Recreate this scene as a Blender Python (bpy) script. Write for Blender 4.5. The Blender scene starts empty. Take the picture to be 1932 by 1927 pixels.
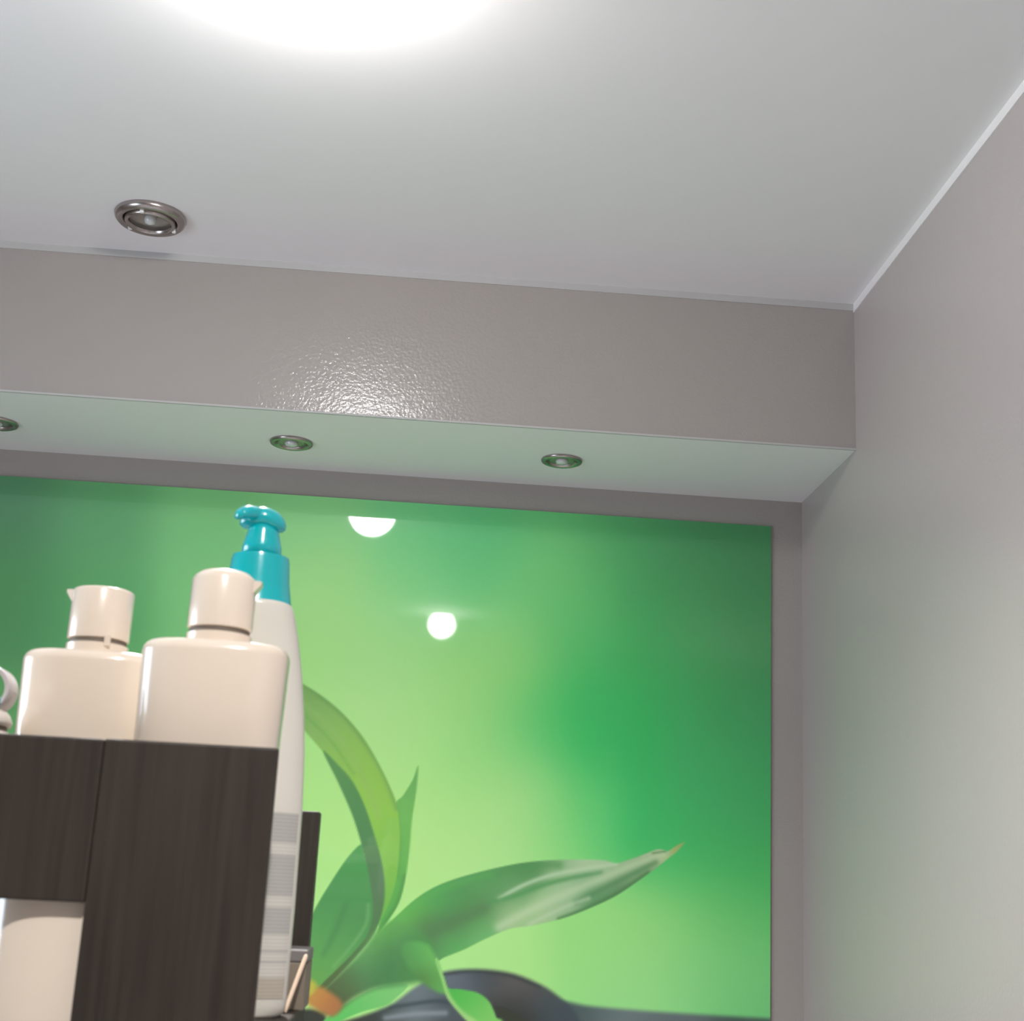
import bpy, bmesh, math
import numpy as np
from mathutils import Vector, Matrix

S = bpy.context.scene
COL = S.collection

# ------------------------------------------------------------------ camera
EYE = 1.45                                   # eye height above the floor
cam_d = bpy.data.cameras.new('camera')
cam = bpy.data.objects.new('camera', cam_d)
COL.objects.link(cam)
cam_d.sensor_width = 36.0
cam_d.lens = 36.0 * 2622.5 / 1932.0
yaw, pit, roll = 0.05287, 0.26145, 0.0520
fw = Vector((math.sin(yaw) * math.cos(pit), math.cos(yaw) * math.cos(pit), math.sin(pit)))
rt = Vector((math.cos(yaw), -math.sin(yaw), 0))
up = rt.cross(fw)
r2 = math.cos(roll) * rt + math.sin(roll) * up
u2 = -math.sin(roll) * rt + math.cos(roll) * up
M = Matrix((r2, u2, -fw)).transposed().to_4x4()
M.translation = Vector((0, 0, EYE))
cam.matrix_world = M
cam_d.clip_start = 0.02
cam_d.dof.use_dof = True
cam_d.dof.focus_distance = 3.0
cam_d.dof.aperture_fstop = 24
S.camera = cam

# ------------------------------------------------------------------ world, daylight, exposure
LAMP_L = 58.0                                # radiance of the opal lamp glass
DAY_W = 33.0                                # daylight in the window, watts
w = bpy.data.worlds.new('world')
S.world = w
w.use_nodes = True
bg = w.node_tree.nodes['Background']
bg.inputs['Color'].default_value = (0.62, 0.75, 0.95, 1)
bg.inputs['Strength'].default_value = 1.0
dl = bpy.data.lights.new('window_daylight', 'AREA')
dl.shape = 'RECTANGLE'; dl.size = 1.1; dl.size_y = 1.2
dl.energy = DAY_W
dl.color = (0.74, 0.87, 1.0)
dlo = bpy.data.objects.new('window_daylight', dl)
COL.objects.link(dlo)
dlo.location = (-2.16, 1.15, 1.55)
dlo.rotation_euler = (0, -math.pi / 2, 0)    # shines towards +x
S.view_settings.view_transform = 'Standard'
S.view_settings.look = 'None'
S.view_settings.gamma = 1.0
S.view_settings.use_curve_mapping = False
S.view_settings.exposure = 0.18

# ------------------------------------------------------------------ room dimensions (metres)
XR, XL = 0.8983, -2.0
D1, D2 = 2.8554, 3.30                        # face of the soffit, back wall
YF = -1.80
H = EYE + 1.2979                             # ceiling
HS = EYE + 0.9538                            # underside of the soffit
STRIP = 0.016

# ------------------------------------------------------------------ helpers
def lin(c):
    return tuple((v / 255 / 12.92) if v / 255 <= 0.04045 else ((v / 255 + 0.055) / 1.055) ** 2.4 for v in c)

def obj(name, verts, faces, mat, parent=None, smooth=False):
    me = bpy.data.meshes.new(name)
    me.from_pydata([tuple(v) for v in verts], [], faces)
    me.update()
    if smooth:
        me.polygons.foreach_set('use_smooth', [True] * len(me.polygons))
    o = bpy.data.objects.new(name, me)
    COL.objects.link(o)
    if mat: me.materials.append(mat)
    if parent: o.parent = parent
    return o

def from_bm(name, bm, mat, parent=None, smooth=False):
    me = bpy.data.meshes.new(name)
    bmesh.ops.recalc_face_normals(bm, faces=bm.faces)
    bm.to_mesh(me); bm.free()
    if smooth:
        me.polygons.foreach_set('use_smooth', [True] * len(me.polygons))
    o = bpy.data.objects.new(name, me)
    COL.objects.link(o)
    me.materials.append(mat)
    if parent: o.parent = parent
    return o

def bm_box(bm, x0, x1, y0, y1, z0, z1, bev=0.0, seg=2):
    g = bmesh.ops.create_cube(bm, size=1)
    vs = g['verts']
    for v in vs:
        v.co = Vector(((x0 + x1) / 2 + v.co.x * (x1 - x0), (y0 + y1) / 2 + v.co.y * (y1 - y0), (z0 + z1) / 2 + v.co.z * (z1 - z0)))
    if bev:
        es = list({e for v in vs for e in v.link_edges})
        bmesh.ops.bevel(bm, geom=es, offset=bev, segments=seg, affect='EDGES', profile=0.5)

def box(name, x0, x1, y0, y1, z0, z1, mat, parent=None, bev=0.0):
    bm = bmesh.new()
    bm_box(bm, x0, x1, y0, y1, z0, z1, bev)
    return from_bm(name, bm, mat, parent)

def loft(name, rings, mat, parent=None, smooth=True, cap=True):
    """rings: list of equal-length closed loops of points."""
    n = len(rings[0]); vs = []; fs = []
    for r in rings: vs += r
    for i in range(len(rings) - 1):
        for k in range(n):
            a, b = i * n + k, i * n + (k + 1) % n
            fs.append((a, b, b + n, a + n))
    if cap:
        fs.append(tuple(range(n - 1, -1, -1)))
        fs.append(tuple(range((len(rings) - 1) * n, len(rings) * n)))
    bm = bmesh.new()
    bv = [bm.verts.new(v) for v in vs]
    for f in fs: bm.faces.new([bv[i] for i in f])
    o = from_bm(name, bm, mat, parent, smooth)
    return o

def oval(cx, cy, z, a, b, n=2.0, seg=56, shx=0, shy=0):
    out = []
    for k in range(seg):
        t = 2 * math.pi * k / seg
        c, s = math.cos(t), math.sin(t)
        out.append((cx + shx + a * math.copysign(abs(c) ** (2 / n), c), cy + shy + b * math.copysign(abs(s) ** (2 / n), s), z))
    return out

def lathe(name, prof, mat, parent=None, c=(0, 0, 0), seg=48, cap=True, smooth=True):
    return loft(name, [oval(c[0], c[1], c[2] + z, r, r, 2, seg) for r, z in prof], mat, parent, smooth, cap)

def empty(name, loc=(0, 0, 0)):
    o = bpy.data.objects.new(name, None)
    o.empty_display_size = 0.05
    o.location = loc
    COL.objects.link(o)
    return o

def tag(o, label, cat, group=None):
    o['label'] = label; o['category'] = cat
    if group: o['group'] = group
    return o

def struct(o, label=None):
    o['kind'] = 'structure'
    if label: o['label'] = label
    return o

def flat_shade_sharp(o, ang=35):
    me = o.data
    bm = bmesh.new(); bm.from_mesh(me)
    for e in bm.edges:
        if len(e.link_faces) == 2 and e.calc_face_angle(0) > math.radians(ang): e.smooth = False
    bm.to_mesh(me); bm.free()
    return o

# ------------------------------------------------------------------ materials
def mat(name, col, rough=0.5, metal=0.0, spec=0.5, noise=None, bump=None, coat=0, coat_r=0.03, trans=0, sss=0, emit=None):
    m = bpy.data.materials.new(name); m.use_nodes = True
    nt = m.node_tree; b = nt.nodes['Principled BSDF']
    b.inputs['Base Color'].default_value = (*col, 1)
    b.inputs['Roughness'].default_value = rough
    b.inputs['Metallic'].default_value = metal
    b.inputs['Specular IOR Level'].default_value = spec
    b.inputs['Coat Weight'].default_value = coat
    b.inputs['Coat Roughness'].default_value = coat_r
    b.inputs['Transmission Weight'].default_value = trans
    b.inputs['Subsurface Weight'].default_value = sss
    if sss: b.inputs['Subsurface Radius'].default_value = (0.004, 0.004, 0.004)
    tc = nt.nodes.new('ShaderNodeTexCoord')
    if noise:
        sc, amt = noise
        n = nt.nodes.new('ShaderNodeTexNoise'); n.inputs['Scale'].default_value = sc; n.inputs['Detail'].default_value = 5
        mp = nt.nodes.new('ShaderNodeMapRange')
        mp.inputs['To Min'].default_value = 1 - amt; mp.inputs['To Max'].default_value = 1 + amt
        mx = nt.nodes.new('ShaderNodeMix'); mx.data_type = 'RGBA'; mx.blend_type = 'MULTIPLY'
        mx.inputs['Factor'].default_value = 1
        mx.inputs['A'].default_value = (*col, 1)
        nt.links.new(tc.outputs['Object'], n.inputs['Vector'])
        nt.links.new(n.outputs['Fac'], mp.inputs['Value'])
        nt.links.new(mp.outputs['Result'], mx.inputs['B'])
        nt.links.new(mx.outputs['Result'], b.inputs['Base Color'])
    if bump:
        sc, st, dist = bump
        n2 = nt.nodes.new('ShaderNodeTexNoise'); n2.inputs['Scale'].default_value = sc; n2.inputs['Detail'].default_value = 2
        bp = nt.nodes.new('ShaderNodeBump'); bp.inputs['Strength'].default_value = st; bp.inputs['Distance'].default_value = dist
        nt.links.new(tc.outputs['Object'], n2.inputs['Vector'])
        nt.links.new(n2.outputs['Fac'], bp.inputs['Height'])
        nt.links.new(bp.outputs['Normal'], b.inputs['Normal'])
    if emit:
        b.inputs['Emission Color'].default_value = (*emit[0], 1)
        b.inputs['Emission Strength'].default_value = emit[1]
    return m

def wood(name, c1, c2):
    m = bpy.data.materials.new(name); m.use_nodes = True
    nt = m.node_tree; b = nt.nodes['Principled BSDF']
    b.inputs['Roughness'].default_value = 0.55
    b.inputs['Specular IOR Level'].default_value = 0.35
    tc = nt.nodes.new('ShaderNodeTexCoord'); mp = nt.nodes.new('ShaderNodeMapping')
    mp.inputs['Scale'].default_value = (260, 260, 9)
    n = nt.nodes.new('ShaderNodeTexNoise'); n.inputs['Scale'].default_value = 1; n.inputs['Detail'].default_value = 6
    r = nt.nodes.new('ShaderNodeValToRGB')
    r.color_ramp.elements[0].position = 0.3; r.color_ramp.elements[0].color = (*c1, 1)
    r.color_ramp.elements[1].position = 0.7; r.color_ramp.elements[1].color = (*c2, 1)
    bp = nt.nodes.new('ShaderNodeBump'); bp.inputs['Strength'].default_value = 0.15; bp.inputs['Distance'].default_value = 0.0005
    L = nt.links.new
    L(tc.outputs['Object'], mp.inputs['Vector']); L(mp.outputs['Vector'], n.inputs['Vector'])
    L(n.outputs['Fac'], r.inputs['Fac']); L(r.outputs['Color'], b.inputs['Base Color'])
    L(n.outputs['Fac'], bp.inputs['Height']); L(bp.outputs['Normal'], b.inputs['Normal'])
    return m

M_ceil = mat('white_ceiling_paint', (0.835, 0.80, 0.805), 0.7, noise=(3, 0.02), bump=(90, 0.12, 0.001))
M_wall = mat('greige_satin_paint', (0.37, 0.335, 0.312), 0.16, spec=0.42, noise=(2.5, 0.02), bump=(140, 0.5, 0.0016))
M_strip = mat('dimmed_strip_paint', (0.47, 0.46, 0.45), 0.7)  # ceiling white, darkened to offset the strong lamp light on upright strips
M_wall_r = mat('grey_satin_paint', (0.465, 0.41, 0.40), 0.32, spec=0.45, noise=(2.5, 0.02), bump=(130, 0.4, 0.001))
M_floor = mat('pale_floor', (0.76, 0.765, 0.78), 0.35, noise=(4, 0.08))  # unseen floor, its tone raised to bounce light up to the ceiling
M_chrome = mat('brushed_nickel', (0.42, 0.375, 0.36), 0.26, metal=1.0)
M_chrome_d = mat('dull_reflector', (0.46, 0.42, 0.40), 0.35, metal=1.0, bump=(400, 0.3, 0.001))
M_bulb = mat('unlit_bulb_glass', (0.62, 0.62, 0.62), 0.12, spec=0.8, coat=1)
M_glow = mat('lit_opal_glass', (0.9, 0.9, 0.9), 0.3, emit=((1.0, 0.98, 0.965), LAMP_L))
M_glow2 = mat('lit_opal_glass_small', (0.9, 0.9, 0.9), 0.3, emit=((1.0, 0.965, 0.93), LAMP_L * 0.75))
M_white_metal = mat('white_lacquer', (0.8, 0.8, 0.79), 0.3)
M_frame = mat('white_window_plastic', (0.8, 0.8, 0.8), 0.3)
M_cream = mat('cream_bottle_plastic', (0.79, 0.685, 0.57), 0.22, coat=0.7, coat_r=0.12, sss=0.15, noise=(60, 0.015))
M_groove = mat('shadowed_gap_plastic', (0.16, 0.13, 0.10), 0.6)
M_ivory = mat('ivory_bottle_plastic', (0.74, 0.72, 0.64), 0.3, sss=0.15)
M_teal = mat('teal_translucent_plastic', (0.0, 0.58, 0.64), 0.22, trans=0.2, sss=0.35, coat=0.6)
M_jar = mat('white_jar_plastic', (0.78, 0.73, 0.67), 0.25)
M_loop = mat('milky_plastic_loop', (0.70, 0.66, 0.66), 0.25, trans=0.2)
M_box = mat('grey_brown_card', (0.20, 0.165, 0.125), 0.6, noise=(50, 0.08))
M_rim = mat('grey_lid_plastic', (0.17, 0.155, 0.15), 0.5)
M_stick = mat('pale_birch', (0.78, 0.60, 0.44), 0.5, noise=(120, 0.06))
M_wenge = wood('wenge_wood', (0.023, 0.017, 0.013), (0.041, 0.031, 0.0235))
M_edge = mat('panel_edge_green', (0.05, 0.16, 0.08), 0.3)

def glass_mat():
    m = bpy.data.materials.new('window_glass'); m.use_nodes = True
    nt = m.node_tree; nt.nodes.clear()
    o = nt.nodes.new('ShaderNodeOutputMaterial'); t = nt.nodes.new('ShaderNodeBsdfTransparent')
    g = nt.nodes.new('ShaderNodeBsdfGlossy'); g.inputs['Roughness'].default_value = 0.02
    mx = nt.nodes.new('ShaderNodeMixShader'); mx.inputs[0].default_value = 0.07
    nt.links.new(t.outputs[0], mx.inputs[1]); nt.links.new(g.outputs[0], mx.inputs[2]); nt.links.new(mx.outputs[0], o.inputs[0])
    return m
M_glass = glass_mat()

# ------------------------------------------------------------------ the room
T = 0.1
struct(box('floor', XL - T, XR + T, YF - T, D2 + T, -T, 0, M_floor), 'pale floor of the room')
struct(box('ceiling', XL - T, XR + T, YF - T, D2 + T, H, H + T, M_ceil), 'white painted ceiling')
struct(box('wall_back', XL - T, XR + T, D2, D2 + T, 0, H, M_wall), 'greige wall behind the green picture panel')
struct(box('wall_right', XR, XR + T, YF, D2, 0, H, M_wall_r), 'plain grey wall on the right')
struct(box('wall_front', XL - T, XR + T, YF - T, YF, 0, H, M_wall), 'greige wall behind the viewer')
WY0, WY1, WZ0, WZ1 = 0.55, 1.75, 0.95, 2.15
bm = bmesh.new()
bm_box(bm, XL - T, XL, YF, WY0, 0, H); bm_box(bm, XL - T, XL, WY1, D2, 0, H)
bm_box(bm, XL - T, XL, WY0, WY1, 0, WZ0); bm_box(bm, XL - T, XL, WY0, WY1, WZ1, H)
struct(from_bm('wall_left', bm, M_wall), 'greige wall with the window')
win = empty('window_1', (XL - 0.05, (WY0 + WY1) / 2, WZ0)); struct(win, 'white framed window in the left wall')
def wbox(name, *a, m=M_frame):
    o = box(name, *a, m); o.parent = win; o.matrix_parent_inverse = Matrix.Translation(-win.location); return o
fx0, fx1 = XL - 0.08, XL - 0.02
wbox('window_frame', fx0, fx1, WY0, WY0 + 0.05, WZ0, WZ1); wbox('window_frame', fx0, fx1, WY1 - 0.05, WY1, WZ0, WZ1)
wbox('window_frame', fx0, fx1, WY0 + 0.05, WY1 - 0.05, WZ0, WZ0 + 0.05); wbox('window_frame', fx0, fx1, WY0 + 0.05, WY1 - 0.05, WZ1 - 0.05, WZ1)
wbox('pane', XL - 0.053, XL - 0.047, WY0 + 0.05, WY1 - 0.05, WZ0 + 0.05, WZ1 - 0.05, m=M_glass)
# dropped soffit along the back wall: greige face, white underside
sf = box('soffit', XL, XR, D1, D2, HS, H, M_wall); struct(sf, 'dropped soffit with greige face and white underside')
sf.data.materials.append(M_ceil)
for p in sf.data.polygons:
    if p.normal.z < -0.5: p.material_index = 1
# white paint carried down as narrow strips at the top of wall and soffit, and a bead on the lower soffit edge
struct(box('trim_1', XR - 0.002, XR, YF, D1, H - 0.020, H, M_ceil), 'narrow white strip along top of right wall')
struct(box('trim_2', XL, XR - 0.002, D1 - 0.002, D1, H - STRIP, H, M_strip), 'narrow pale strip along top of soffit face')
struct(box('trim_3', XL, XR, D1 - 0.0015, D1 + 0.004, HS - 0.0012, HS + 0.003, M_strip), 'thin white corner bead on lower soffit edge')

# ------------------------------------------------------------------ green picture panel
PX0, PX1 = -1.30, 0.8190
PZ0, PZ1 = EYE - 0.52, EYE + 0.8851
PT = 0.008
GAIN = 1.36
HM = (1776.30981, 159.56208, 485.26831, 105.70742, -1757.7199, 851.81235, 0.01604, 0.0812)   # panel metres -> layout units of the print

def print_colours(X, Z):
    """colours of the printed picture; X, Z are panel coordinates in metres (Z from eye level)."""
    a, b, c, d, e, f, g, h = HM
    k = g * X + h * Z + 1
    U = (a * X + b * Z + c) / k; V = (d * X + e * Z + f) / k
    # out-of-focus background: soft blend of colour samples
    bgs = [(-1150, -700, 70, 125, 85), (-1150, -300, 75, 135, 85), (-1150, 300, 90, 150, 90), (-800, -650, 84, 150, 95), (-800, -250, 88, 158, 98), (-700, 300, 120, 190, 105),
           (-350, -600, 110, 180, 112), (-350, -250, 120, 190, 118), (-200, 200, 150, 208, 120), (60, -620, 122, 192, 124), (100, -380, 152, 208, 128), (100, -120, 158, 212, 128),
           (500, -600, 104, 190, 122), (480, -360, 126, 203, 128), (420, -80, 158, 213, 134), (250, 250, 165, 216, 134), (700, -560, 82, 178, 112), (760, -330, 92, 190, 118),
           (780, -120, 146, 210, 124), (700, 60, 150, 210, 120), (900, -20, 140, 206, 116), (1050, -400, 130, 203, 118), (1080, -250, 96, 190, 108), (1150, -100, 82, 186, 102), (620, 250, 162, 214, 130),
           (820, 280, 130, 204, 118), (1000, 220, 72, 190, 100), (1200, 150, 50, 178, 92), (1330, -450, 64, 150, 86), (1600, -600, 56, 124, 76), (1700, -350, 60, 126, 78),
           (1400, -100, 58, 170, 88), (1750, -100, 58, 134, 76), (1350, 300, 42, 176, 88), (1750, 300, 62, 150, 90), (900, 560, 168, 214, 136), (560, 600, 166, 214, 128), (720, 420, 150, 210, 122), (880, 700, 166, 214, 134),
           (1050, 640, 130, 206, 116), (1180, 560, 72, 190, 100), (1450, 600, 44, 176, 92), (1800, 620, 62, 162, 90), (250, 620, 166, 214, 126), (150, 420, 160, 212, 124),
           (1600, 780, 52, 174, 88), (1850, 850, 62, 170, 86), (1250, 1100, 142, 208, 118), (800, 1180, 160, 213, 128), (1500, 1000, 140, 206, 116), (1750, 1020, 104, 190, 104),
           (1350, 1280, 140, 206, 126), (1650, 1250, 128, 202, 122), (1850, 1200, 106, 190, 112), (1850, 1400, 104, 186, 112), (100, 900, 162, 213, 128), (-300, 800, 150, 205, 115), (-800, 900, 130, 190, 110),
           (1540, -360, 63, 142, 84), (1580, -100, 58, 154, 82), (1560, 120, 52, 166, 86), (1580, 350, 50, 166, 88), (1640, 470, 52, 168, 90), (1780, 470, 60, 156, 90), (1780, 120, 58, 142, 82), (1460, -250, 62, 156, 86), (1450, -600, 66, 146, 88), (1250, -600, 78, 166, 98), (1000, -600, 84, 176, 108), (1200, -300, 84, 178, 98)]
    num = np.zeros((len(U), 3)); den = np.zeros(len(U))
    for (x, y, R, G, B) in bgs:
        q = np.exp(-((U - x) ** 2 + (V - y) ** 2) / (2 * 140.0 ** 2)) + 1e-7 / (1 + ((U - x) ** 2 + (V - y) ** 2) / 1e5)
        num += q[:, None] * np.array((R, G, B)); den += q
    C = num / den[:, None]

    def smooth(P, closed=True, n=5):
        P = np.array(P, float); out = []; m = len(P)
        rng = range(m) if closed else range(m - 1)
        for i in rng:
            p0, p1, p2, p3 = (P[(i - 1) % m] if closed or i > 0 else P[0]), P[i], P[(i + 1) % m], (P[(i + 2) % m] if closed or i + 2 < m else P[-1])
            for t in np.linspace(0, 1, n, endpoint=False):
                out.append(0.5 * (2 * p1 + (p2 - p0) * t + (2 * p0 - 5 * p1 + 4 * p2 - p3) * t * t + (3 * p1 - p0 - 3 * p2 + p3) * t ** 3))
        if not closed: out.append(P[-1])
        return np.array(out)

    def segdist(u, v, Q, closed):
        d = np.full(len(u), 1e9)
        for i in range(len(Q) if closed else len(Q) - 1):
            A = Q[i]; Bv = Q[(i + 1) % len(Q)] - A
            t = np.clip(((u - A[0]) * Bv[0] + (v - A[1]) * Bv[1]) / max(Bv @ Bv, 1e-9), 0, 1)
            d = np.minimum(d, np.hypot(u - A[0] - t * Bv[0], v - A[1] - t * Bv[1]))
        return d

    def cover(P, soft, n=4):
        Q = smooth(P, True, n)
        lo, hi = Q.min(0) - 3 * soft, Q.max(0) + 3 * soft
        ix = np.where((U > lo[0]) & (U < hi[0]) & (V > lo[1]) & (V < hi[1]))[0]
        u, v = U[ix], V[ix]
        ins = np.zeros(len(u), bool)
        for i in range(len(Q)):
            (x0, y0), (x1, y1) = Q[i], Q[(i + 1) % len(Q)]
            if y0 == y1: continue
            c_ = ((y0 > v) != (y1 > v)) & (u < (x1 - x0) * (v - y0) / (y1 - y0) + x0)
            ins ^= c_
        sd = segdist(u, v, Q, True) * np.where(ins, 1, -1)
        t = np.clip(sd / (2 * soft) + 0.5, 0, 1)
        return ix, t * t * (3 - 2 * t)

    def leaf(P, cols, soft=5, strokes=(), sig=90.0, tone=0.93):
        ix, cv = cover(P, soft)
        u, v = U[ix], V[ix]
        nu = np.zeros((len(u), 3)); de = np.zeros(len(u))
        for (x, y, R, G, B) in cols:
            d2 = (u - x) ** 2 + (v - y) ** 2
            q = np.exp(-d2 / (2 * sig ** 2)) + 1e-9 / (1 + d2 / 1e5)
            nu += q[:, None] * np.array((R, G, B)); de += q
        K = nu / de[:, None]
        for (pts, wd, col, op) in strokes:
            Q = smooth(pts, False, 5)
            dd = segdist(u, v, Q, False)
            q = (op * np.exp(-(dd / wd) ** 2))[:, None]
            K = K * (1 - q) + np.array(col) * q
        K = K * tone
        C[ix] = C[ix] * (1 - cv[:, None]) + K * cv[:, None]

    # dark wet stones along the lower edge
    leaf([(960, 1450), (1010, 1385), (1050, 1352), (1100, 1354), (1200, 1372), (1500, 1396), (1900, 1420), (2180, 1432), (2215, 1480), (2215, 2280), (2170, 2340), (960, 2340), (910, 2290), (920, 1560)],
         [(1150, 1390, 74, 92, 96), (1300, 1410, 112, 128, 138), (1500, 1430, 104, 120, 128), (1850, 1440, 70, 95, 92), (1500, 1600, 50, 56, 60)], 14, tone=np.array((0.88, 0.88, 0.82)))
    leaf([(150, 1440), (360, 1375), (470, 1300), (560, 1245), (640, 1224), (760, 1222), (880, 1240), (990, 1285), (1060, 1332), (1110, 1375), (1145, 1430), (1160, 1520), (1170, 2250), (1120, 2330), (-1250, 2330), (-1300, 2280), (-1300, 1640), (-1250, 1590), (-300, 1450), (-60, 1400), (50, 1382), (110, 1400)],
         [(620, 1260, 112, 124, 146), (700, 1270, 104, 112, 132), (760, 1235, 62, 70, 78), (850, 1290, 104, 100, 106), (960, 1310, 92, 90, 94), (820, 1400, 58, 62, 64), (1020, 1370, 70, 84, 98), (900, 1420, 50, 54, 54),
          (460, 1330, 128, 142, 160), (500, 1345, 126, 140, 158), (420, 1375, 84, 96, 104), (560, 1370, 70, 82, 92), (470, 1405, 140, 152, 172), (380, 1430, 62, 66, 64), (600, 1420, 84, 92, 104), (60, 1410, 62, 66, 60), (400, 1600, 46, 52, 56)], 12,
         strokes=[([(360, 1418), (480, 1402), (600, 1398)], 13, (156, 166, 186), 0.75), ([(340, 1380), (440, 1366), (560, 1350), (640, 1360)], 10, (62, 76, 88), 0.7), ([(590, 1240), (720, 1228), (860, 1245), (980, 1290)], 9, (58, 64, 70), 0.7)], sig=60, tone=np.array((0.84, 0.85, 0.78)))
    # bright lower leaf, left
    leaf([(95, 1445), (160, 1390), (250, 1330), (330, 1294), (400, 1280), (450, 1287), (405, 1335), (360, 1368), (270, 1392), (190, 1425), (150, 1450)],
         [(200, 1400, 92, 190, 92), (330, 1320, 120, 196, 110), (420, 1290, 126, 198, 118)], 5)
    # short upright leaf tip behind
    leaf([(491, 400), (470, 455), (430, 520), (396, 570), (380, 800), (330, 1060), (322, 1085), (372, 1022), (415, 950), (440, 855), (456, 740), (466, 620), (484, 500)],
         [(478, 460, 104, 172, 92), (440, 580, 118, 188, 92), (430, 720, 108, 180, 86), (420, 850, 100, 176, 84), (380, 980, 96, 172, 84)], 4.5,
         strokes=[([(440, 850), (415, 945), (372, 1018), (322, 1080)], 14, (78, 142, 74), 0.75), ([(402, 570), (416, 700), (408, 850)], 10, (90, 160, 78), 0.5)])
    # tall arched leaf: light green blade
    leaf([(-120, 20), (-40, 38), (22, 66), (105, 118), (190, 190), (270, 285), (335, 395), (385, 500), (408, 570), (418, 680), (412, 790), (398, 880), (372, 960), (330, 1040), (290, 1080), (310, 1000), (345, 900), (335, 780), (300, 640), (240, 520), (170, 420), (105, 340), (22, 245), (-60, 150)],
         [(-60, 80, 122, 168, 92), (40, 130, 122, 170, 92), (80, 240, 138, 186, 104), (160, 260, 134, 186, 92), (200, 350, 146, 194, 88), (290, 400, 138, 190, 84), (270, 500, 148, 198, 82), (350, 560, 142, 196, 80), (340, 700, 138, 194, 80), (385, 760, 132, 192, 82), (370, 900, 124, 188, 82), (330, 1020, 108, 178, 84)], 4.5,
         strokes=[([(30, 150), (120, 230), (210, 340), (280, 470), (330, 600)], 14, (150, 190, 104), 0.4), ([(22, 70), (190, 196), (335, 400), (405, 570)], 12, (106, 156, 84), 0.55), ([(40, 200), (140, 300), (230, 430)], 8, (112, 168, 82), 0.4)])
    # left lower leaf
    leaf([(262, 716), (205, 772), (140, 868), (90, 950), (50, 1030), (30, 1120), (20, 1220), (40, 1300), (110, 1300), (180, 1225), (260, 1130), (310, 1040), (318, 950), (300, 850), (275, 760)],
         [(240, 780, 84, 160, 86), (180, 880, 82, 150, 86), (120, 980, 78, 146, 80), (230, 930, 80, 148, 84), (250, 1030, 76, 138, 78), (100, 1120, 86, 158, 84), (180, 1120, 92, 160, 88), (80, 1240, 112, 172, 84), (140, 1240, 92, 150, 76)], 5,
         strokes=[([(290, 960), (280, 1040), (220, 1130), (150, 1210)], 8, (122, 178, 110), 0.5), ([(200, 960), (160, 1060), (110, 1160)], 16, (70, 130, 76), 0.4)])
    # its folded dark underside
    leaf([(106, 338), (165, 392), (225, 460), (275, 560), (318, 690), (347, 800), (357, 900), (346, 990), (312, 1080), (250, 1160), (170, 1245), (110, 1300), (95, 1290), (160, 1225), (225, 1160), (285, 1085), (308, 1000), (302, 900), (283, 800), (258, 700), (222, 590), (165, 460)],
         [(160, 420, 92, 146, 84), (240, 560, 84, 140, 82), (290, 700, 82, 136, 82), (320, 820, 90, 130, 88), (330, 920, 92, 124, 88), (310, 1030, 84, 126, 78), (230, 1150, 82, 116, 72), (140, 1250, 84, 104, 62)], 5, sig=70)
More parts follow.
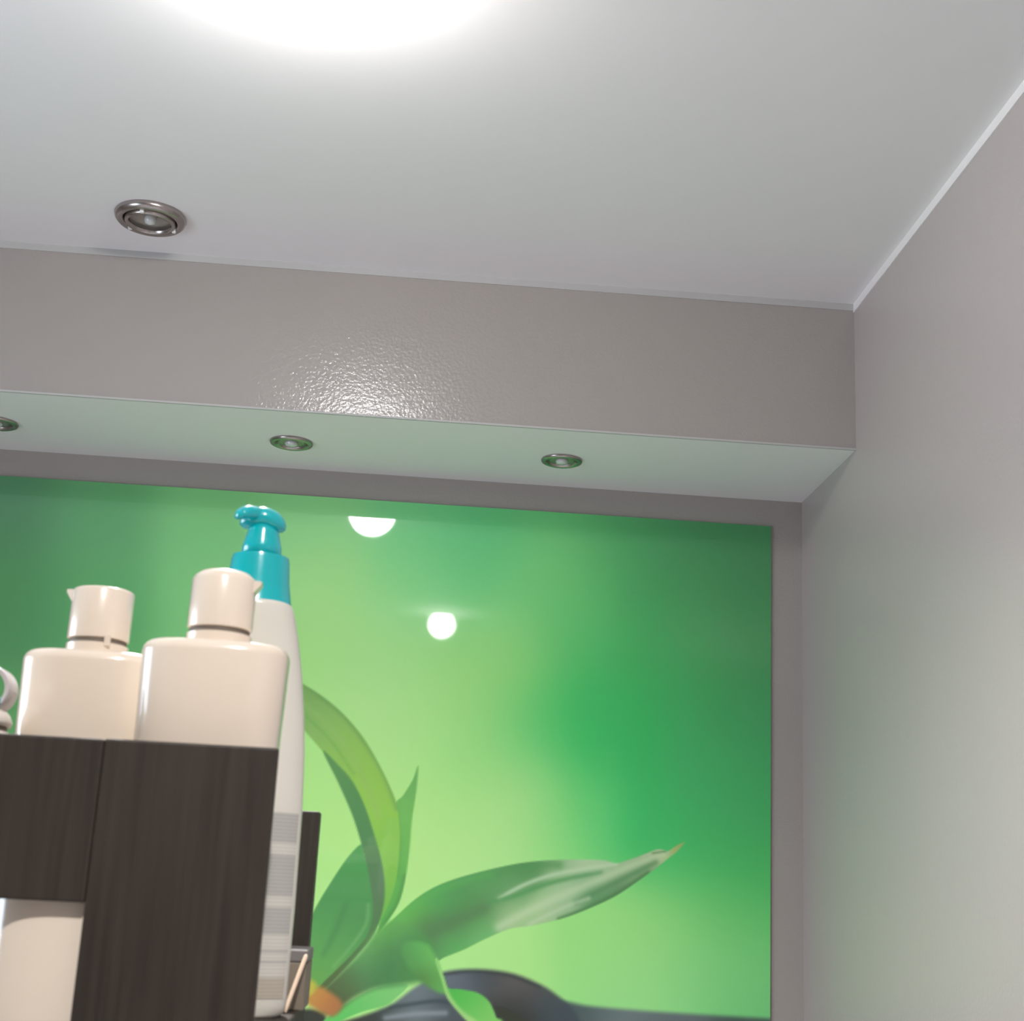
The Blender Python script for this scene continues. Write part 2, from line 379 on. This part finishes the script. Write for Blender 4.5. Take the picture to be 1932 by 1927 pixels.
    # long leaf reaching right
    leaf([(300, 1140), (350, 1062), (410, 1000), (480, 938), (560, 888), (660, 850), (780, 818), (900, 793), (1000, 782), (1080, 778), (1180, 778), (1250, 782), (1293, 792), (1350, 776), (1410, 754), (1455, 737), (1480, 738), (1500, 744), (1532, 724), (1567, 708), (1540, 742), (1500, 775),
          (1440, 822), (1370, 872), (1290, 925), (1200, 968), (1100, 1008), (1000, 1035), (930, 1048), (860, 1058), (760, 1100), (680, 1140), (600, 1172), (566, 1186), (520, 1150), (440, 1120), (380, 1150)],
         [(380, 1040, 106, 184, 88), (460, 980, 98, 178, 82), (420, 1100, 90, 152, 86), (560, 920, 84, 164, 86), (520, 1060, 84, 130, 78), (640, 940, 82, 150, 84), (640, 1040, 84, 130, 80), (560, 1120, 88, 132, 84), (620, 1130, 92, 178, 92), (740, 1080, 110, 184, 108), (760, 860, 90, 158, 92),
          (800, 940, 92, 146, 90), (720, 1000, 86, 138, 80), (940, 830, 84, 142, 84), (900, 900, 104, 160, 100), (860, 1000, 160, 196, 138), (1000, 960, 170, 204, 150), (960, 1020, 160, 198, 138), (1100, 900, 168, 202, 150), (1080, 970, 150, 186, 140), (1180, 900, 110, 160, 114),
          (1060, 810, 140, 182, 128), (1150, 800, 178, 206, 160), (1240, 830, 176, 206, 158), (1300, 880, 82, 132, 84), (1400, 830, 84, 132, 84), (1350, 810, 176, 204, 154), (1450, 765, 184, 204, 156), (1490, 770, 176, 196, 140), (1540, 728, 150, 170, 84), (1220, 940, 80, 140, 84)], 4.5,
         strokes=[([(820, 935), (920, 880), (1040, 838), (1180, 812), (1290, 795)], 10, (186, 212, 172), 0.8), ([(780, 950), (880, 925), (1000, 880), (1120, 850), (1230, 832)], 11, (84, 150, 88), 0.75), ([(700, 870), (860, 820), (1000, 800), (1060, 800)], 20, (82, 146, 82), 0.6),
                  ([(820, 1050), (940, 985), (1080, 920), (1220, 860), (1360, 800), (1480, 758)], 20, (188, 212, 168), 0.7), ([(1130, 950), (1220, 905), (1330, 850), (1450, 790)], 13, (86, 138, 88), 0.7), ([(1060, 1018), (1180, 972), (1300, 912), (1420, 832)], 10, (74, 126, 72), 0.75),
                  ([(940, 1040), (1040, 990), (1120, 955), (1180, 935)], 10, (186, 210, 170), 0.6), ([(1400, 768), (1470, 742), (1500, 750)], 7, (172, 196, 156), 0.7), ([(1440, 752), (1490, 745)], 5, (96, 140, 84), 0.7),
                  ([(520, 1090), (640, 1030), (760, 975)], 26, (84, 122, 78), 0.5), ([(470, 960), (600, 890), (780, 840)], 16, (92, 172, 88), 0.5)], sig=48)
    # stem and base
    leaf([(90, 1320), (170, 1240), (260, 1150), (330, 1060), (400, 1030), (520, 1080), (560, 1160), (520, 1260), (420, 1285), (320, 1300), (230, 1340), (150, 1400), (100, 1390)],
         [(330, 1080, 112, 182, 92), (400, 1050, 96, 166, 86), (300, 1160, 98, 158, 92), (370, 1160, 78, 124, 82), (440, 1140, 76, 134, 78), (430, 1220, 70, 128, 72), (300, 1260, 80, 130, 82), (200, 1300, 88, 116, 72), (150, 1370, 74, 82, 54), (480, 1200, 84, 148, 78)], 20, sig=55)
    # orange root collar
    leaf([(40, 1330), (85, 1292), (130, 1310), (185, 1360), (150, 1410), (90, 1390), (45, 1362)], [(60, 1310, 186, 150, 66), (100, 1330, 190, 126, 72), (150, 1370, 166, 112, 68)], 16, sig=40)
    leaf([(20, 1290), (50, 1262), (80, 1282), (66, 1318), (30, 1330)], [(50, 1290, 186, 180, 70)], 13)
    # curled leaf below the long one
    leaf([(440, 1110), (520, 1116), (552, 1150), (572, 1200), (592, 1260), (608, 1310), (588, 1320), (540, 1298), (490, 1262), (450, 1210), (420, 1150)],
         [(500, 1130, 96, 180, 90), (540, 1190, 110, 184, 94), (480, 1200, 84, 152, 80), (560, 1280, 98, 172, 84), (510, 1260, 76, 116, 62), (440, 1150, 82, 142, 82)], 13, sig=40)
    leaf([(596, 1250), (612, 1296), (660, 1302), (730, 1316), (775, 1348), (798, 1390), (812, 1420), (850, 1418), (856, 1440), (780, 1450), (716, 1432), (660, 1388), (618, 1338)],
         [(640, 1310, 78, 180, 74), (700, 1340, 92, 188, 82), (740, 1400, 116, 196, 94), (800, 1430, 128, 200, 100)], 5,
         strokes=[([(572, 1200), (590, 1262), (615, 1330), (662, 1390), (720, 1432)], 9, (158, 212, 122), 0.85)], sig=50)
    leaf([(560, 1185), (572, 1182), (596, 1255), (622, 1335), (668, 1392), (722, 1432), (700, 1440), (655, 1396), (608, 1336), (584, 1262)], [(590, 1260, 140, 204, 112), (650, 1380, 160, 210, 124)], 5)
    # dark gap beside the curl
    leaf([(800, 1370), (880, 1392), (930, 1440), (860, 1450), (822, 1418)], [(860, 1420, 52, 58, 46)], 10)
    C = np.clip(C, 0, 255) / 255
    return np.where(C <= 0.04045, C / 12.92, ((C + 0.055) / 1.055) ** 2.4)

def build_panel():
    root = empty('picture_panel', ((PX0 + PX1) / 2, D2, PZ0))
    tag(root, 'large glossy green picture panel of leaves and dark stones on the back wall', 'picture')
    nx, nz = 640, 420
    xs = np.linspace(PX0, PX1, nx); zs = np.linspace(PZ0, PZ1, nz)
    Xg, Zg = np.meshgrid(xs, zs)
    n = nx * nz
    co = np.empty((n, 3), np.float32)
    co[:, 0] = Xg.ravel() - root.location.x; co[:, 1] = -PT; co[:, 2] = Zg.ravel() - root.location.z
    i = np.arange(n).reshape(nz, nx)
    q = np.stack([i[:-1, :-1], i[:-1, 1:], i[1:, 1:], i[1:, :-1]], -1).reshape(-1, 4)
    me = bpy.data.meshes.new('printed_picture')
    me.vertices.add(n); me.vertices.foreach_set('co', co.ravel())
    me.loops.add(q.size); me.loops.foreach_set('vertex_index', q.ravel().astype(np.int32))
    me.polygons.add(len(q)); me.polygons.foreach_set('loop_start', np.arange(0, q.size, 4, dtype=np.int32))
    me.update(calc_edges=True)
    rgb = np.clip(print_colours(Xg.ravel(), Zg.ravel() - EYE) * GAIN, 0, 0.9)
    ca = me.color_attributes.new('print', 'FLOAT_COLOR', 'POINT')
    ca.data.foreach_set('color', np.concatenate([rgb, np.ones((n, 1))], 1).astype(np.float32).ravel())
    m = bpy.data.materials.new('glossy_photo_print'); m.use_nodes = True
    nt = m.node_tree; b = nt.nodes['Principled BSDF']
    at = nt.nodes.new('ShaderNodeAttribute'); at.attribute_name = 'print'
    hs = nt.nodes.new('ShaderNodeHueSaturation'); hs.inputs['Saturation'].default_value = 1.0
    nt.links.new(at.outputs['Color'], hs.inputs['Color']); nt.links.new(hs.outputs['Color'], b.inputs['Base Color'])
    b.inputs['Roughness'].default_value = 0.5; b.inputs['Specular IOR Level'].default_value = 0.2
    b.inputs['Coat Weight'].default_value = 0.8; b.inputs['Coat Roughness'].default_value = 0.03
    me.materials.append(m)
    o = bpy.data.objects.new('printed_picture', me); COL.objects.link(o); o.parent = root
    bk = box('backing_board', PX0, PX1, D2 - PT + 0.0004, D2, PZ0, PZ1, M_edge)
    bk.parent = root; bk.matrix_parent_inverse = Matrix.Translation(-root.location)
    return root
build_panel()

# ------------------------------------------------------------------ lamps
def ceiling_lamp(x, y, R, drop, spot, glow, label):
    r = empty('ceiling_lamp', (x, y, H)); tag(r, label, 'lamp', 'lit opal ceiling lamps')
    lathe('base_plate', [(R * 0.9, 0.0), (R * 0.9, -0.008), (R * 0.86, -0.010)], M_white_metal, r)
    if drop < R:                                  # shallow flush dome
        prof = [(R, -0.008)] + [(max(R * math.cos(t), 0.001), -0.014 - (drop - 0.014) * math.sin(t)) for t in np.linspace(0, math.pi / 2, 16)]
    else:                                         # full globe
        prof = [(max(R * math.cos(t), 0.001), R * math.sin(t) - drop + R) for t in np.linspace(math.radians(55), -math.pi / 2, 22)]
    lathe('glass_shade', prof, glow, r, seg=40)
    if spot:                                      # added spot under the glass, for downward light and floor bounce
        ld = bpy.data.lights.new('added_beam', 'SPOT'); ld.energy = spot; ld.color = (1.0, 0.97, 0.95)
        ld.spot_size = math.radians(140); ld.spot_blend = 0.8; ld.shadow_soft_size = 0.02
        lo = bpy.data.objects.new('added_beam', ld); COL.objects.link(lo); lo.parent = r; lo.location = (0, 0, -drop - 0.022)
    return r
ceiling_lamp(-0.245, 1.715, 0.085, 0.122, 80, M_glow, 'glowing white ceiling lamp at the top of the view')  # globe stands in for a lit recessed spotlight, protruding to brighten the ceiling
ceiling_lamp(0.043, -0.345, 0.070, 0.130, 90, M_glow2, 'lit ceiling lamp behind the viewer, the lower round glow on the green panel')

def downlight(x, y, z, R, kind, label):
    r = empty('recessed_downlight', (x, y, z)); tag(r, label, 'spotlight', 'unlit recessed spotlights')
    k = R / 0.05
    if kind == 'big':
        lathe('trim_ring', [(R * 0.97, 0), (R, -0.004), (R * 0.97, -0.011), (R * 0.90, -0.016), (R * 0.80, -0.017), (R * 0.74, -0.013), (R * 0.72, -0.003)], M_chrome, r, cap=False)
        g = lathe('gimbal_ring', [(R * 0.71, -0.006), (R * 0.70, -0.017), (R * 0.66, -0.021), (R * 0.60, -0.020), (R * 0.575, -0.010)], M_chrome, r, cap=False)
        lathe('reflector', [(R * 0.72, -0.002), (R * 0.60, -0.004), (R * 0.56, -0.014), (R * 0.40, -0.006), (R * 0.16, -0.002)], M_chrome_d, r)
        lathe('bulb', [(R * 0.17, -0.002), (R * 0.17, -0.012), (R * 0.13, -0.018), (R * 0.04, -0.020)], M_bulb, r, seg=24)
        for a in (0.6, 2.6, 4.6):
            c = Vector((math.cos(a), math.sin(a), 0)) * R * 0.73
            bm = bmesh.new(); bm_box(bm, c.x - 0.004, c.x + 0.004, c.y - 0.004, c.y + 0.004, -0.021, -0.003, 0.0015)
            from_bm('retaining_clip', bm, M_white_metal, r)
    else:
        lathe('trim_ring', [(R * 0.98, 0), (R, -0.002), (R * 0.96, -0.006), (R * 0.86, -0.008), (R * 0.74, -0.006), (R * 0.70, -0.001)], M_chrome, r, cap=False)
        lathe('reflector', [(R * 0.72, -0.0012), (R * 0.5, -0.003), (R * 0.26, -0.001)], M_chrome_d, r)
        lathe('bulb', [(R * 0.30, -0.001), (R * 0.30, -0.006), (R * 0.22, -0.010), (R * 0.06, -0.011)], M_bulb, r, seg=24)
    return r
downlight(-0.6395, 2.675, H, 0.0735, 'big', 'wide metal spotlight in the main ceiling, above the soffit')
downlight(-1.0225, 3.080, HS, 0.050, 'small', 'small spotlight in soffit underside cut by the left edge of view')
downlight(-0.3527, 3.080, HS, 0.050, 'small', 'small spotlight in soffit underside above the teal pump bottle')
downlight(0.2724, 3.077, HS, 0.0485, 'small', 'small spotlight in soffit underside nearest the right wall')

# ------------------------------------------------------------------ dark wooden rack
E0 = EYE
rack = empty('wooden_rack', (-0.29, 0.84, 0))
tag(rack, 'dark brown wooden rack holding the bottles in the lower left corner', 'rack')
def rbox(name, x0, x1, y0, y1, z0, z1, bev=0.0012):
    o = box(name, x0, x1, y0, y1, z0, z1, M_wenge, None, bev)
    o.parent = rack; o.matrix_parent_inverse = Matrix.Translation(-rack.location); return o
TB, LB = E0 + 0.045, E0 - 0.083              # top surfaces of the two visible boards
rbox('post', -0.1570, -0.0722, 0.700, 0.7065, 0, E0 + 0.0585)
rbox('post', -0.545, -0.460, 0.700, 0.7065, 0, E0 + 0.0585)
rbox('rail', -0.4598, -0.1572, 0.7006, 0.7062, E0 - 0.0195, E0 + 0.0582)
rbox('shelf_board', -0.545, -0.0885, 0.7067, 0.838, TB - 0.016, TB)
rbox('shelf_board', -0.545, -0.0675, 0.7067, 0.975, LB - 0.018, LB)
rbox('shelf_board', -0.545, -0.0625, 0.7067, 0.975, 0.70, 0.718)
rbox('shelf_board', -0.545, -0.0625, 0.7067, 0.975, 0.10, 0.118)
rbox('rear_post', -0.118, -0.0688, 0.9752, 0.995, 0, E0 + 0.0403)
rbox('rear_post', -0.545, -0.495, 0.9752, 0.995, 0, E0 + 0.0403)

# ------------------------------------------------------------------ cream flip-top bottles
def bottle_body(name, root, a, b, z0, z1, m, taper=0.955):
    n = 2.7
    rings = []
    rb = 0.004
    for t in np.linspace(math.pi / 2, 0, 5):
        rings.append(oval(0, 0, z0 + rb * (1 - math.sin(t)), a * taper - rb * (1 - math.cos(t)), b * 0.97 - rb * (1 - math.cos(t)), n))
    rt_ = 0.0065
    for t in np.linspace(0, math.pi / 2, 8):
        rings.append(oval(0, 0, z1 - rt_ + rt_ * math.sin(t), a - rt_ * (1 - math.cos(t)), b - rt_ * (1 - math.cos(t)), n))
    o = loft(name, rings, m, root)
    return flat_shade_sharp(o, 50)

def flip_bottle(name, x, y, zb, zt, lid_top, domed, tab, label, bridge=None):
    r = empty(name, (x, y, zb)); tag(r, label, 'bottle', 'cream flip-top bottles')
    bottle_body('body', r, 0.0385, 0.0265, 0, zt - zb, M_cream)
    cz = zt - zb; R = 0.0172; lt = lid_top - zb
    cap = flat_shade_sharp(lathe('cap', [(R, cz - 0.001), (R, cz + 0.0050), (R - 0.001, cz + 0.0056), (R - 0.0022, cz + 0.0058)], M_cream, r, seg=56))
    lathe('groove', [(R - 0.0012, cz + 0.0046), (R - 0.0012, cz + 0.0086)], M_groove, cap, seg=48)
    if domed:
        pr = [(R - 0.001, cz + 0.0078), (R, cz + 0.0084), (R, lt - 0.0058), (R - 0.0012, lt - 0.0036), (R - 0.0040, lt - 0.0012), (R - 0.0065, lt - 0.0003), (R - 0.010, lt)]
    else:
        pr = [(R - 0.001, cz + 0.0078), (R, cz + 0.0084), (R, lt - 0.0018), (R - 0.0007, lt - 0.0006), (R - 0.002, lt)]
    lid = flat_shade_sharp(lathe('lid', pr, M_cream, r, seg=56), 40)
    if bridge is not None:
        bm = bmesh.new(); c, s = math.cos(bridge), math.sin(bridge)
        bm_box(bm, c * R - 0.0017, c * R + 0.0017, s * R - 0.0012, s * R + 0.0012, cz + 0.003, cz + 0.0095, 0.0005)
        from_bm('hinge_strap', bm, M_cream, lid)
    # thumb tab: small wedge at the rim of the lid
    sx = tab; zt2 = lt - (0.0050 if domed else 0.0012); ext = 0.0030
    vs = []
    for yy in (-0.006, 0.006):
        vs += [(sx * (R - 0.001), yy, zt2 - 0.007), (sx * (R - 0.001), yy, zt2), (sx * (R + ext), yy * 0.6, zt2 + 0.0002), (sx * (R + ext), yy * 0.6, zt2 - 0.0014)]
    bm = bmesh.new(); bv = [bm.verts.new(v) for v in vs]
    for f in ((0, 1, 2, 3), (7, 6, 5, 4), (0, 4, 5, 1), (1, 5, 6, 2), (2, 6, 7, 3), (3, 7, 4, 0)): bm.faces.new([bv[i] for i in f])
    from_bm('thumb_tab', bm, M_cream, lid)
    return r
flip_bottle('shampoo_bottle', -0.1137, 0.7445, TB, E0 + 0.1145, E0 + 0.1546, True, 1, 'cream bottle with domed cap, in front of teal pump bottle')
flip_bottle('shampoo_bottle', -0.1893, 0.7970, TB, E0 + 0.1128, E0 + 0.1500, False, -1, 'cream bottle with flat cap, leftmost of the two standing on top of the rack', bridge=-1.05)

lowb = empty('cream_bottle', (-0.1662, 0.7295, LB))
tag(lowb, 'cream bottle inside the rack, under the dark rail', 'bottle')
bottle_body('body', lowb, 0.0385, 0.0218, 0, 0.088, M_cream, 0.98)
lathe('cap', [(0.016, 0.0875), (0.016, 0.108), (0.014, 0.110)], M_cream, lowb)

# ------------------------------------------------------------------ tall pump bottle
pb = empty('pump_bottle', (-0.1125, 0.875, LB))
tag(pb, 'tall ivory bottle with teal pump standing behind the cream bottles', 'bottle')
zo = E0 - LB                                     # eye level in the bottle's own height
prof = [(-0.083, 0.0370), (-0.081, 0.0392), (-0.076, 0.0405), (-0.02, 0.0408), (0.036, 0.0402), (0.070, 0.0385), (0.094, 0.0362), (0.118, 0.0328), (0.138, 0.0290), (0.152, 0.0258), (0.1590, 0.0238), (0.1618, 0.0222), (0.1640, 0.0170)]
loft('body', [oval(0, 0, zo + z, r, 0.0225 if r > 0.0225 else r, 2.2, 64) for z, r in prof], M_ivory, pb)
col = flat_shade_sharp(lathe('collar', [(0.0226, zo + 0.1606), (0.0216, zo + 0.1640), (0.0196, zo + 0.176), (0.0184, zo + 0.190), (0.0178, zo + 0.1925), (0.0130, zo + 0.1932)], M_teal, pb), 40)
pump = lathe('pump_stem', [(0.0128, zo + 0.1926), (0.0124, zo + 0.199), (0.0112, zo + 0.204), (0.0100, zo + 0.209), (0.0092, zo + 0.214)], M_teal, pb)
# pump head: saddle shaped pad with a short drooping spout
rings = []
for t, z in ((0.0, 0.2105), (0.55, 0.2112), (0.86, 0.2128), (1.0, 0.2155), (1.0, 0.2185), (0.9, 0.2215), (0.68, 0.2238), (0.35, 0.2249), (0.05, 0.2252)):
    ring = []
    for k in range(40):
        an = 2 * math.pi * k / 40
        x = 0.0148 * max(t, 0.02) * math.cos(an); y = 0.0115 * max(t, 0.02) * math.sin(an)
        ring.append((x - 0.0008, y, zo + z - 14.0 * x * x - 0.05 * x))
    rings.append(ring)
loft('pump_head', rings, M_teal, pb)
rings = []
for s_, zz, rr in ((0, 0.2185, 0.0062), (0.010, 0.2190, 0.0060), (0.017, 0.2182, 0.0056), (0.0215, 0.2165, 0.0048), (0.0235, 0.2150, 0.0034)):
    dv = Vector((-0.62, -0.78, 0)) * s_; sd = Vector((0.78, -0.62, 0))
    rings.append([tuple(dv + sd * (rr * math.cos(q)) + Vector((0, 0, zo + zz + rr * 0.85 * math.sin(q)))) for q in np.linspace(0, 2 * math.pi, 20, endpoint=False)])
loft('spout', rings, M_teal, pb)
# printed label on the right-hand flank of the body
def label_mat():
    m = bpy.data.materials.new('bottle_label_print'); m.use_nodes = True
    nt = m.node_tree; b = nt.nodes['Principled BSDF']; b.inputs['Roughness'].default_value = 0.4
    tc = nt.nodes.new('ShaderNodeTexCoord'); sp = nt.nodes.new('ShaderNodeSeparateXYZ')
    nt.links.new(tc.outputs['Object'], sp.inputs[0])
    r = nt.nodes.new('ShaderNodeValToRGB'); r.color_ramp.interpolation = 'LINEAR'
    mr = nt.nodes.new('ShaderNodeMapRange'); mr.inputs['From Min'].default_value = zo - 0.072; mr.inputs['From Max'].default_value = zo + 0.034
    nt.links.new(sp.outputs['Z'], mr.inputs['Value']); nt.links.new(mr.outputs['Result'], r.inputs['Fac'])
    pale, grey, tan = (0.66, 0.645, 0.58, 1), (0.47, 0.465, 0.43, 1), (0.50, 0.45, 0.37, 1)
    stops = [(0.0, tan), (0.10, tan), (0.12, pale), (0.18, pale), (0.19, grey), (0.205, pale), (0.235, pale), (0.245, grey), (0.265, pale), (0.33, pale), (0.345, grey), (0.475, grey), (0.49, pale), (0.535, pale), (0.55, grey), (0.76, grey), (0.775, pale), (0.825, pale), (0.84, grey), (0.99, grey), (1.0, pale)]
    els = r.color_ramp.elements
    els[0].position, els[0].color = stops[0]; els[1].position, els[1].color = stops[-1]
    for p_, c_ in stops[1:-1]:
        e = els.new(p_); e.color = c_
    n = nt.nodes.new('ShaderNodeTexWave'); n.wave_type = 'BANDS'; n.bands_direction = 'Z'; n.inputs['Scale'].default_value = 150
    nt.links.new(tc.outputs['Object'], n.inputs['Vector'])
    mm = nt.nodes.new('ShaderNodeMapRange'); mm.inputs['To Min'].default_value = 0.90; mm.inputs['To Max'].default_value = 1.04
    nt.links.new(n.outputs['Fac'], mm.inputs['Value'])
    mx = nt.nodes.new('ShaderNodeMix'); mx.data_type = 'RGBA'; mx.blend_type = 'MULTIPLY'; mx.inputs['Factor'].default_value = 1
    nt.links.new(r.outputs['Color'], mx.inputs['A']); nt.links.new(mm.outputs['Result'], mx.inputs['B']); nt.links.new(mx.outputs['Result'], b.inputs['Base Color'])
    return m
vs = []; fs = []; zs_ = np.linspace(zo - 0.072, zo + 0.034, 12); ths = np.linspace(-2.2, -0.30, 22)
for z in zs_:
    a_ = np.interp(z - zo, [q[0] for q in prof], [q[1] for q in prof])
    for t in ths:
        c, s = math.cos(t), math.sin(t)
        vs.append(((a_ + 0.0004) * math.copysign(abs(c) ** (2 / 2.2), c), (0.0225 + 0.0004) * math.copysign(abs(s) ** (2 / 2.2), s), z))
for i in range(11):
    for k in range(21): fs.append((i * 22 + k, i * 22 + k + 1, (i + 1) * 22 + k + 1, (i + 1) * 22 + k))
lb = obj('printed_label', vs, fs, label_mat(), pb, True); lb['label'] = 'grey striped label of small illegible print'

# ------------------------------------------------------------------ white jar with loop handle
jar = empty('white_jar', (-0.2565, 0.750, TB)); tag(jar, 'white round jar with a milky loop handle at the left edge of view', 'jar')
jz = E0 - TB
flat_shade_sharp(lathe('jar_body', [(0.0355, 0), (0.038, 0.002), (0.0382, 0.016), (0.037, 0.018)], M_jar, jar), 50)
lathe('seam', [(0.036, 0.0175), (0.036, 0.0215)], M_groove, jar)
lathe('lid', [(0.0376, 0.0208), (0.0382, 0.0232), (0.0366, 0.0270), (0.0326, 0.0312), (0.0262, 0.0350), (0.0160, 0.0384), (0.002, 0.0398)], M_jar, jar)
rings = []
for k in range(36):
    t = 2 * math.pi * k / 36
    ring = []
    for (dr, dy) in ((0.0130, -0.009), (0.0136, -0.008), (0.0136, 0.008), (0.0130, 0.009), (0.0108, 0.008), (0.0108, -0.008)):
        ring.append((0.0252 + 0.95 * dr * math.cos(t), dy, jz + 0.0842 + 0.95 * dr * math.sin(t)))
    rings.append(ring)
lp = loft('loop_handle', rings + [rings[0]], M_loop, jar, True, False); flat_shade_sharp(lp, 40)
bm = bmesh.new(); bm_box(bm, 0.0335, 0.0350, -0.0125, -0.0095, jz + 0.0735, jz + 0.0800, 0.0006)
cl = from_bm('clip', bm, M_teal, jar); cl['label'] = 'small teal clip on the loop'

# ------------------------------------------------------------------ small box and wooden stick beside the pump bottle
bx = empty('small_box', (-0.095, 0.935, LB)); tag(bx, 'small grey-brown box behind the foot of the pump bottle', 'box')
def pbox(name, x0, x1, y0, y1, z0, z1, m, bev=0.001):
    o = box(name, x0, x1, y0, y1, z0, z1, m, None, bev); o.parent = bx; o.matrix_parent_inverse = Matrix.Translation(-bx.location); return o
pbox('box_body', -0.128, -0.0645, 0.916, 0.962, LB, E0 - 0.0545, M_box)
pbox('box_lid', -0.1285, -0.0642, 0.9155, 0.9625, E0 - 0.0544, E0 - 0.0470, M_rim)
A = Vector((-0.0742, 0.8945, LB + 0.0006)); B = Vector((-0.0652, 0.9135, E0 - 0.0496))
ax = (B - A).normalized(); s1 = ax.cross(Vector((0, 1, 0))).normalized(); s2 = ax.cross(s1)
rings = []
for f_, w_ in ((0, 0.7), (0.02, 1.0), (0.97, 1.0), (1.0, 0.55)):
    c = A.lerp(B, f_)
    rings.append([tuple(c + s1 * (0.0013 * w_ * math.cos(q)) + s2 * (0.0008 * w_ * math.sin(q))) for q in np.linspace(0, 2 * math.pi, 14, endpoint=False)])
st = loft('wooden_stick', rings, M_stick)
tag(st, 'thin pale wooden stick leaning against the small box', 'stick')
